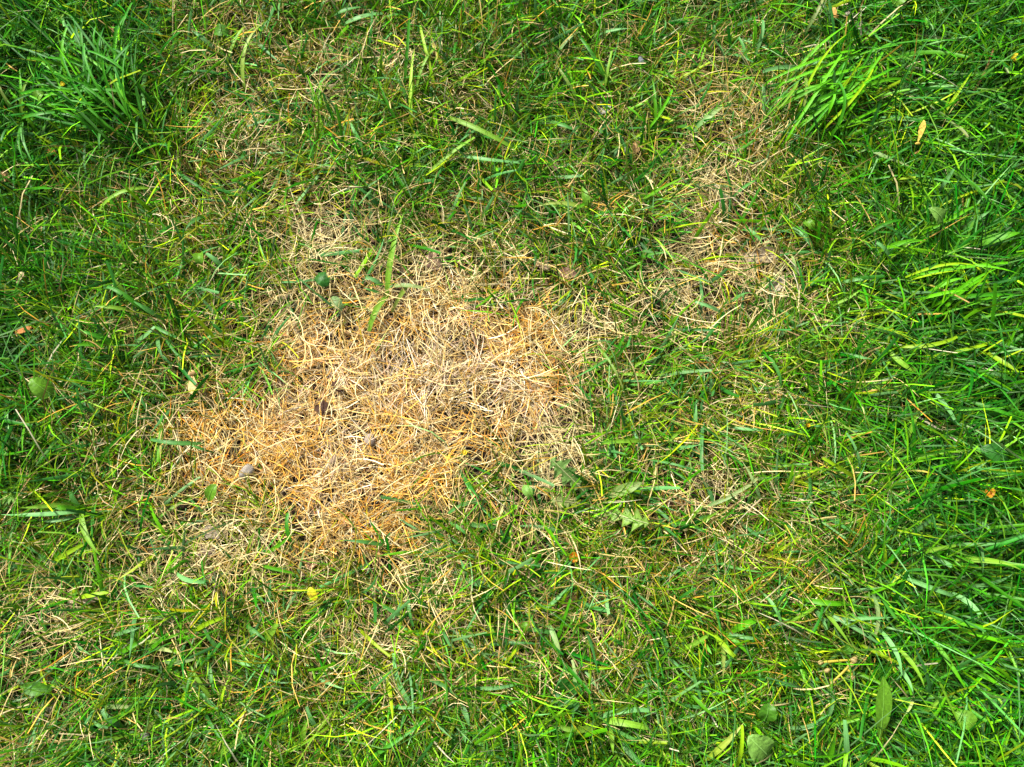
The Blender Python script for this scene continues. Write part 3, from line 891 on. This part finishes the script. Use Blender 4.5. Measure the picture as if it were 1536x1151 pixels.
leaf("green_leaf", (1432, 1068), (1462, 1090), 24, 'oval', G1, M_LEAF, "glossy bright leaf low in the lower right corner", "leaf", LEAVES, (42, 50), stalk=12, seed=21)
leaf("green_leaf", (1470, 672), (1512, 690), 26, 'oval', G4, M_LEAF, "dark oval leaf sunk in the grass at the right edge", "leaf", LEAVES, (38, 40), seed=22)
leaf("green_leaf", (42, 752), (4, 744), 26, 'teeth', G1, M_LEAF, "pale lobed leaf at the left edge above the broad flat blades", "leaf", LEAVES, (26, 30), seed=23)
leaf("green_leaf", (30, 1030), (80, 1034), 18, 'oval', G2, M_LEAF, "green leaf above the grey dead leaf at lower left", "leaf", LEAVES, (22, 26), seed=24)
leaf("green_leaf", (300, 380), (302, 396), 15, 'round', G1, M_LEAF, "tiny curled lime leaf in the left turf", "leaf", LEAVES, (24, 28), seed=25, cup=0.6)
leaf("green_leaf", (785, 728), (797, 746), 14, 'oval', G3, M_LEAF, "small smooth leaf left of the toothed leaves", "leaf", LEAVES, (22, 24), seed=26)
leaf("green_leaf", (56, 152), (66, 140), 18, 'heart', G1, M_LEAF, "small broad leaf beside the dark tussock at left", "leaf", LEAVES, (46, 50), seed=27)
leaf("green_leaf", (786, 950), (787, 932), 11, 'oval', G1, M_LEAF, "thin lime leaf left of the clover", "leaf", LEAVES, (24, 28), seed=28)
leaf("green_leaf", (1262, 978), (1276, 968), 14, 'round', G2, M_LEAF, "small round leaf above the yellow flower stem", "leaf", LEAVES, (32, 36), seed=29)
leaf("green_leaf", (1145, 1126), (1158, 1140), 10, 'oval', G1, M_LEAF, "tiny leaf tucked under the heart shaped leaf", "leaf", LEAVES, (24, 26), seed=30)
leaf("green_leaf", (1340, 8), (1354, -8), 22, 'oval', G1, M_LEAF, "light green bud like leaf at the top edge right", "leaf", LEAVES, (44, 48), seed=31)
leaf("green_leaf", (1205, 332), (1220, 345), 13, 'round', G1, M_LEAF, "lime round leaf in the dry strip at right", "leaf", LEAVES, (22, 24), seed=32)

# dandelion rosette: three toothed leaves
dl = link("dandelion_plant", None)
dl.location = at(893, 758, 0.004)
tag(dl, "dandelion rosette with toothed leaves right of the golden patch", "dandelion")
leaf("", (890, 752), (826, 688), 44, 'teeth', srgb(110, 150, 76), M_LEAF, None, None, h=(12, 38), parent=dl, part="leaf", seed=41, cup=0.12, rib_col=srgb(190, 200, 140))
leaf("", (886, 762), (974, 786), 38, 'teeth', srgb(122, 160, 60), M_LEAF, None, None, h=(12, 38), parent=dl, part="leaf", seed=42, cup=0.12, rib_col=srgb(190, 200, 140))
leaf("", (886, 758), (826, 750), 26, 'teeth', srgb(150, 165, 96), M_LEAF, None, None, h=(10, 30), parent=dl, part="leaf", seed=43, cup=0.15, rib_col=srgb(200, 200, 150))
leaf("", (900, 748), (964, 724), 16, 'lance', srgb(130, 160, 84), M_LEAF, None, None, h=(10, 30), parent=dl, part="leaf", seed=44, cup=0.2, rib_col=srgb(200, 200, 150))
KEEP += [(846, 708, 18), (868, 732, 16), (935, 776, 14), (955, 782, 12), (915, 770, 10), (845, 755, 9)]

# clover
cv = link("clover", None)
cv.location = at(855, 1044, 0.0)
tag(cv, "dark clover sprig with rounded leaflets at lower centre", "clover")
for i_, (b_, t_, w_) in enumerate([((853, 1040), (868, 1026), 20), ((852, 1038), (842, 1020), 19), ((852, 1042), (846, 1062), 20), ((856, 1052), (866, 1064), 15)]):
    leaf("", b_, t_, w_, 'paddle', G4 * 1.1, M_LEAF, None, None, h=(24, 28), parent=cv, part="leaflet", seed=50 + i_, cup=0.15, arch=1)
link("stem", tube("stem", [(0, 0, 0), (0.002, 0.003, 0.012), (-0.001, 0.004, 0.024)], 0.8 * MM, 0.7 * MM, G2, G2, M_LEAF, 5), cv)
KEEP += [(855, 1036, 18), (852, 1056, 14)]

# ------------------------------------------------------------------ dead leaves, seeds, scraps
DL = [
    ((638, 384), (664, 408), 30, 'triangle', PINK, "pinkish brown triangular dead leaf above the golden patch", 61),
    ((804, 396), (826, 402), 16, 'scrap', BEIGE, "pale torn dead leaf right above the golden patch", 62),
    ((838, 408), (866, 414), 16, 'scrap', PINK, "brown dead leaf half under grass above the patch's right end", 63),
    ((892, 176), (916, 154), 22, 'scrap', srgb(190, 190, 180), "grey white dead leaf at upper centre right", 64),
    ((950, 232), (960, 212), 15, 'oval', TAN, "small tan oval leaf below the grey white leaf", 65),
    ((916, 112), (946, 98), 22, 'scrap', srgb(120, 94, 66), "dull brown dead leaf near the top right of centre", 66),
    ((822, 244), (838, 256), 14, 'scrap', PINK, "little rusty leaf at upper centre", 67),
    ((1112, 386), (1176, 380), 24, 'scrap', srgb(190, 174, 146), "long beige dead leaf on the dry strip at right", 68),
    ((1156, 440), (1178, 414), 14, 'scrap', srgb(222, 212, 190), "whitish dry leaf sliver on the dry strip", 69),
    ((1262, 18), (1310, 54), 20, 'scrap', srgb(196, 190, 170), "whitish torn leaf near the top right", 70),
    ((474, 600), (492, 622), 22, 'scrap', BROWN, "dark brown leaf scrap inside the golden patch at left", 71),
    ((500, 572), (512, 588), 14, 'scrap', BROWN, "small dark leaf scrap above the other in the golden patch", 72),
    ((306, 792), (330, 806), 18, 'scrap', GREYB, "greyish leaf scrap below the left of the golden patch", 73),
    ((296, 832), (326, 826), 12, 'scrap', srgb(120, 100, 90), "thin grey brown scrap under the greyish leaf scrap", 74),
    ((46, 1090), (84, 1050), 22, 'lance', srgb(120, 122, 96), "grey green dead leaf with pale midrib in the lower left corner", 75),
    ((66, 1084), (92, 1070), 10, 'scrap', TAN, "tan sliver against the grey green dead leaf", 76),
    ((1210, 806), (1236, 800), 16, 'oval', TAN, "tan dead leaf in the turf at lower right of centre", 77),
    ((22, 500), (48, 492), 11, 'lance', srgb(206, 140, 80), "orange brown curled leaf at the left edge", 78),
    ((64, 218), (88, 234), 12, 'lance', srgb(200, 136, 70), "orange brown sliver below the dark tussock", 79),
    ((0, 272), (14, 262), 18, 'scrap', TAN, "tan leaf cut by the left edge", 80),
    ((832, 902), (868, 898), 16, 'scrap', srgb(176, 128, 88), "curled brown leaf below the orange bud", 81),
    ((762, 866), (782, 856), 18, 'scrap', srgb(190, 150, 110), "light brown leaf scrap left of the orange bud", 82),
    ((506, 786), (524, 780), 16, 'scrap', srgb(206, 156, 90), "orange brown scrap at the bottom rim of the golden patch", 83),
    ((458, 850), (476, 842), 16, 'scrap', srgb(200, 160, 130), "pinkish scrap below the golden patch", 84),
    ((100, 902), (150, 898), 12, 'scrap', srgb(210, 190, 160), "pale curled strip in the lower left turf", 85),
    ((410, 1136), (432, 1122), 14, 'scrap', TAN, "tan scrap at the bottom edge left of centre", 86),
    ((270, 250), (284, 240), 8, 'lance', srgb(216, 170, 110), "tiny ochre sliver in the upper left turf", 87),
    ((1150, 598), (1176, 604), 14, 'scrap', srgb(200, 170, 120), "ochre dead leaf in mid right turf", 88),
    ((1008, 138), (1040, 118), 18, 'scrap', srgb(110, 104, 96), "grey scrap by the dark stone", 89),
    ((1432, 452), (1460, 455), 9, 'lance', srgb(176, 130, 80), "brown sliver in the tall right turf", 90),
    ((570, 100), (598, 86), 24, 'scrap', srgb(150, 124, 104), "faded brown leaf on bare soil near the top", 91),
    ((596, 452), (590, 438), 14, 'oval', TAN, "tan husk at the base of the pale broad shoot", 92),
    ((722, 322), (736, 312), 14, 'scrap', srgb(206, 176, 150), "pale folded scrap between patch and top centre shoot", 93),
]
for b_, t_, w_, sh_, c_, lab_, sd_ in DL:
    hh = 6 + 20 * float(height_field(np.array([b_[0] * 1.0]), np.array([b_[1] * 1.0]))[0])
    leaf("dead_leaf", b_, t_, w_, sh_, np.array(c_) * 0.75, M_DEAD, lab_, "dead leaf", DEADL, (hh, hh + 5), cup=0.22, arch=3, seed=sd_, rough_edge=0.1, roll=np.random.default_rng(sd_).normal(0, 0.25))


def samara(base, tip, w, col, label, seed, hgt):
    s = leaf("maple_seed", base, tip, w, 'paddle', col, M_DEAD, label, "seed", "winged maple seeds", (hgt, hgt + 3), cup=0.08, arch=1, seed=seed, rib=False, part="wing")
    o = link("seed_case", pebble_mesh("seed_case", w * PXM * 0.42, w * PXM * 0.3, w * PXM * 0.22, np.array(col) * 0.8, M_DEAD, seed), s)
    o.location = (0, 0, 0.001)


samara((288, 560), (291, 592), 14, srgb(226, 186, 128), "tan winged seed left of the golden patch", 101, 24)
samara((1376, 216), (1386, 180), 9, srgb(206, 180, 84), "yellowish winged seed in tall grass at upper right", 102, 48)
samara((1254, 26), (1247, 12), 11, srgb(216, 166, 96), "tan seed next to the whitish torn leaf", 103, 34)
samara((28, 424), (34, 408), 8, srgb(200, 180, 140), "small pale seed at the left edge", 104, 34)


def pebble(px, py, rx, ry, col, label, seed, hgt=6):
    P = at(px, py, hgt * MM)
    o = link("pebble", pebble_mesh("pebble", rx * PXM, ry * PXM, min(rx, ry) * PXM * 0.7, np.array(col) * 0.6, M_STONE, seed))
    o.location = P
    o.rotation_euler[2] = seed
    tag(o, label, "pebble", "pebbles in the lawn")
    KEEP.append((px, py, max(rx, ry) * 1.1))


pebble(370, 707, 12, 9, srgb(214, 204, 190), "pale grey pebble in the left of the golden patch", 1, 14)
pebble(962, 91, 7, 5, srgb(190, 200, 214), "bluish white pebble near the top right of centre", 2, 12)
pebble(1030, 127, 14, 11, srgb(74, 74, 76), "dark stone at upper right of centre", 3, 8)
pebble(555, 660, 9, 8, srgb(226, 206, 190), "pinkish white pebble in the middle of the golden patch", 4, 14)
pebble(905, 948, 9, 7, srgb(90, 70, 58), "dark brown soil lump at lower centre", 5, 10)
pebble(556, 1106, 14, 10, srgb(70, 60, 54), "dark stone at bottom left of centre", 6, 8)
pebble(980, 908, 5, 5, srgb(190, 140, 70), "amber pebble right of lower centre", 7, 16)
pebble(1032, 346, 4, 4, srgb(236, 232, 226), "tiny white pebble on the dry strip", 8, 16)
pebble(218, 1104, 7, 5, srgb(190, 190, 176), "small grey pebble among cut blades at lower left", 9, 24)
pebble(500, 690, 8, 6, srgb(210, 180, 150), "small buff pebble in the lower golden patch", 10, 13)


def bud(px, py, r, petal, sepal, label, category, seed, hgt, n=7, spread=0.9, stem=True):
    """flower bud: petals in a whorl, sepals below, stem"""
    rr = np.random.default_rng(seed)
    root = link("flower_bud", None)
    P = at(px, py, hgt * MM)
    root.location = (P[0], P[1], relief(P[0], P[1]))
    top = np.array([0, 0, P[2] - float(root.location[2])])
    tag(root, label, category, "flower buds in the lawn")
    R = r * PXM
    for i in range(n):
        a = i * 2 * math.pi / n + rr.normal(0, 0.2)
        d = np.array([math.cos(a), math.sin(a), 0])
        C = smooth_curve((top, top + d * R * 0.6 + np.array([0, 0, R * 0.7]), top + d * R * spread + np.array([0, 0, R * rr.uniform(0.4, 1.0)])), 6)
        t = np.linspace(0, 1, 6)
        link("petal", ribbon("petal", C, R * 0.75, 0.4 + 0.9 * np.sin(np.pi * (0.15 + 0.75 * t)), 0.2, 0, petal * rr.uniform(0.7, 1.1), petal, M_LEAF), root)
    for i in range(5):
        a = i * 2 * math.pi / 5 + 0.4
        d = np.array([math.cos(a), math.sin(a), 0])
        C = smooth_curve((top - [0, 0, R * 0.2], top + d * R * 0.8, top + d * R * 1.6 + np.array([0, 0, R * 0.3])), 6)
        link("sepal", ribbon("sepal", C, R * 0.45, 1 - np.linspace(0, 0.9, 6) ** 2, 0.2, 0, sepal, sepal, M_LEAF), root)
    link("flower_centre", pebble_mesh("flower_centre", R * 0.45, R * 0.45, R * 0.4, petal * 0.8, M_LEAF, seed), root).location = top + [0, 0, R * 0.25]
    if stem:
        link("stem", tube("stem", smooth_curve((top, top * 0.5 + [0.004, 0.002, 0], (0.006, 0.001, -0.003)), 6), 0.7 * MM, 1.0 * MM, sepal, sepal, M_LEAF, 5), root)
    KEEP.append((px, py, r * 1.5))


ORANGE, YELLOW = srgb(236, 150, 30), srgb(240, 212, 60)
bud(861, 836, 8, ORANGE, srgb(130, 170, 60), "orange flower bud with green sepals below the golden patch", "flower", 1, 24)
bud(1482, 739, 8, srgb(240, 170, 50), srgb(150, 180, 60), "orange and white tipped bud in tall grass at right", "flower", 2, 46)
bud(435, 182, 6, YELLOW, srgb(150, 176, 60), "pale yellow bud in the upper left turf", "flower", 3, 32, spread=0.6)
bud(1211, 638, 5, srgb(226, 190, 30), srgb(120, 160, 40), "small deep yellow bud in mid right turf", "flower", 4, 28, spread=0.6)
bud(697, 679, 5, YELLOW, srgb(190, 190, 90), "yellow bud at the right inside edge of the golden patch", "flower", 5, 24, spread=0.7)
bud(1521, 91, 4, YELLOW, srgb(120, 170, 40), "tiny yellow flower in the upper right corner", "flower", 6, 46, spread=0.7)
bud(95, 128, 5, srgb(226, 214, 50), srgb(110, 160, 40), "yellow flower speck in the dark tussock", "flower", 7, 56, spread=0.7)

leaf("yellow_petal", (464, 881), (474, 901), 13, 'scrap', srgb(200, 190, 30), M_LEAF, "bright yellow petal lying in turf below the golden patch", "petal", None, (26, 26), cup=0.15, arch=1, seed=121, rib=False)
leaf("yellow_petal", (1516, 90), (1524, 80), 6, 'oval', srgb(226, 200, 40), M_LEAF, "small yellow petal beside the tiny flower at upper right", "petal", None, (44, 46), seed=122, rib=False)

# fallen flower stem with whitish tips
fs = link("fallen_flower_stem", None)
F0 = at(1232, 994, 0.038)
fs.location = F0
tag(fs, "fallen yellow flower stem with whitish tips at lower right", "flower stem")
pts = [[(1232, 994), (1256, 991), (1282, 990)], [(1280, 992), (1266, 1008), (1250, 1022)], [(1270, 1004), (1280, 1008), (1278, 1016)]]
YS = srgb(206, 190, 70)
for p_ in pts:
    C_ = smooth_curve([at(x_, y_, z_) - F0 for (x_, y_), z_ in zip(p_, (0.038, 0.042, 0.038))], 8)
    link("branch", tube("branch", C_, 1.7 * MM, 1.1 * MM, YS, YS * 0.9, M_LEAF, 6), fs)
for (x_, y_), r__ in zip([(1231, 994), (1281, 990), (1276, 998), (1249, 1024), (1279, 1017), (1240, 1006)], [5, 7, 6, 4, 5, 6]):
    o_ = link("flower_tip", pebble_mesh("flower_tip", r__ * PXM * 0.8, r__ * PXM * 0.6, r__ * PXM * 0.5, srgb(190, 170, 110), M_LEAF, int(x_)), fs)
    o_.location = at(x_, y_, 0.041) - F0
KEEP += [(1256, 1002, 30)]

# ------------------------------------------------------------------ the turf itself
build_lawn()
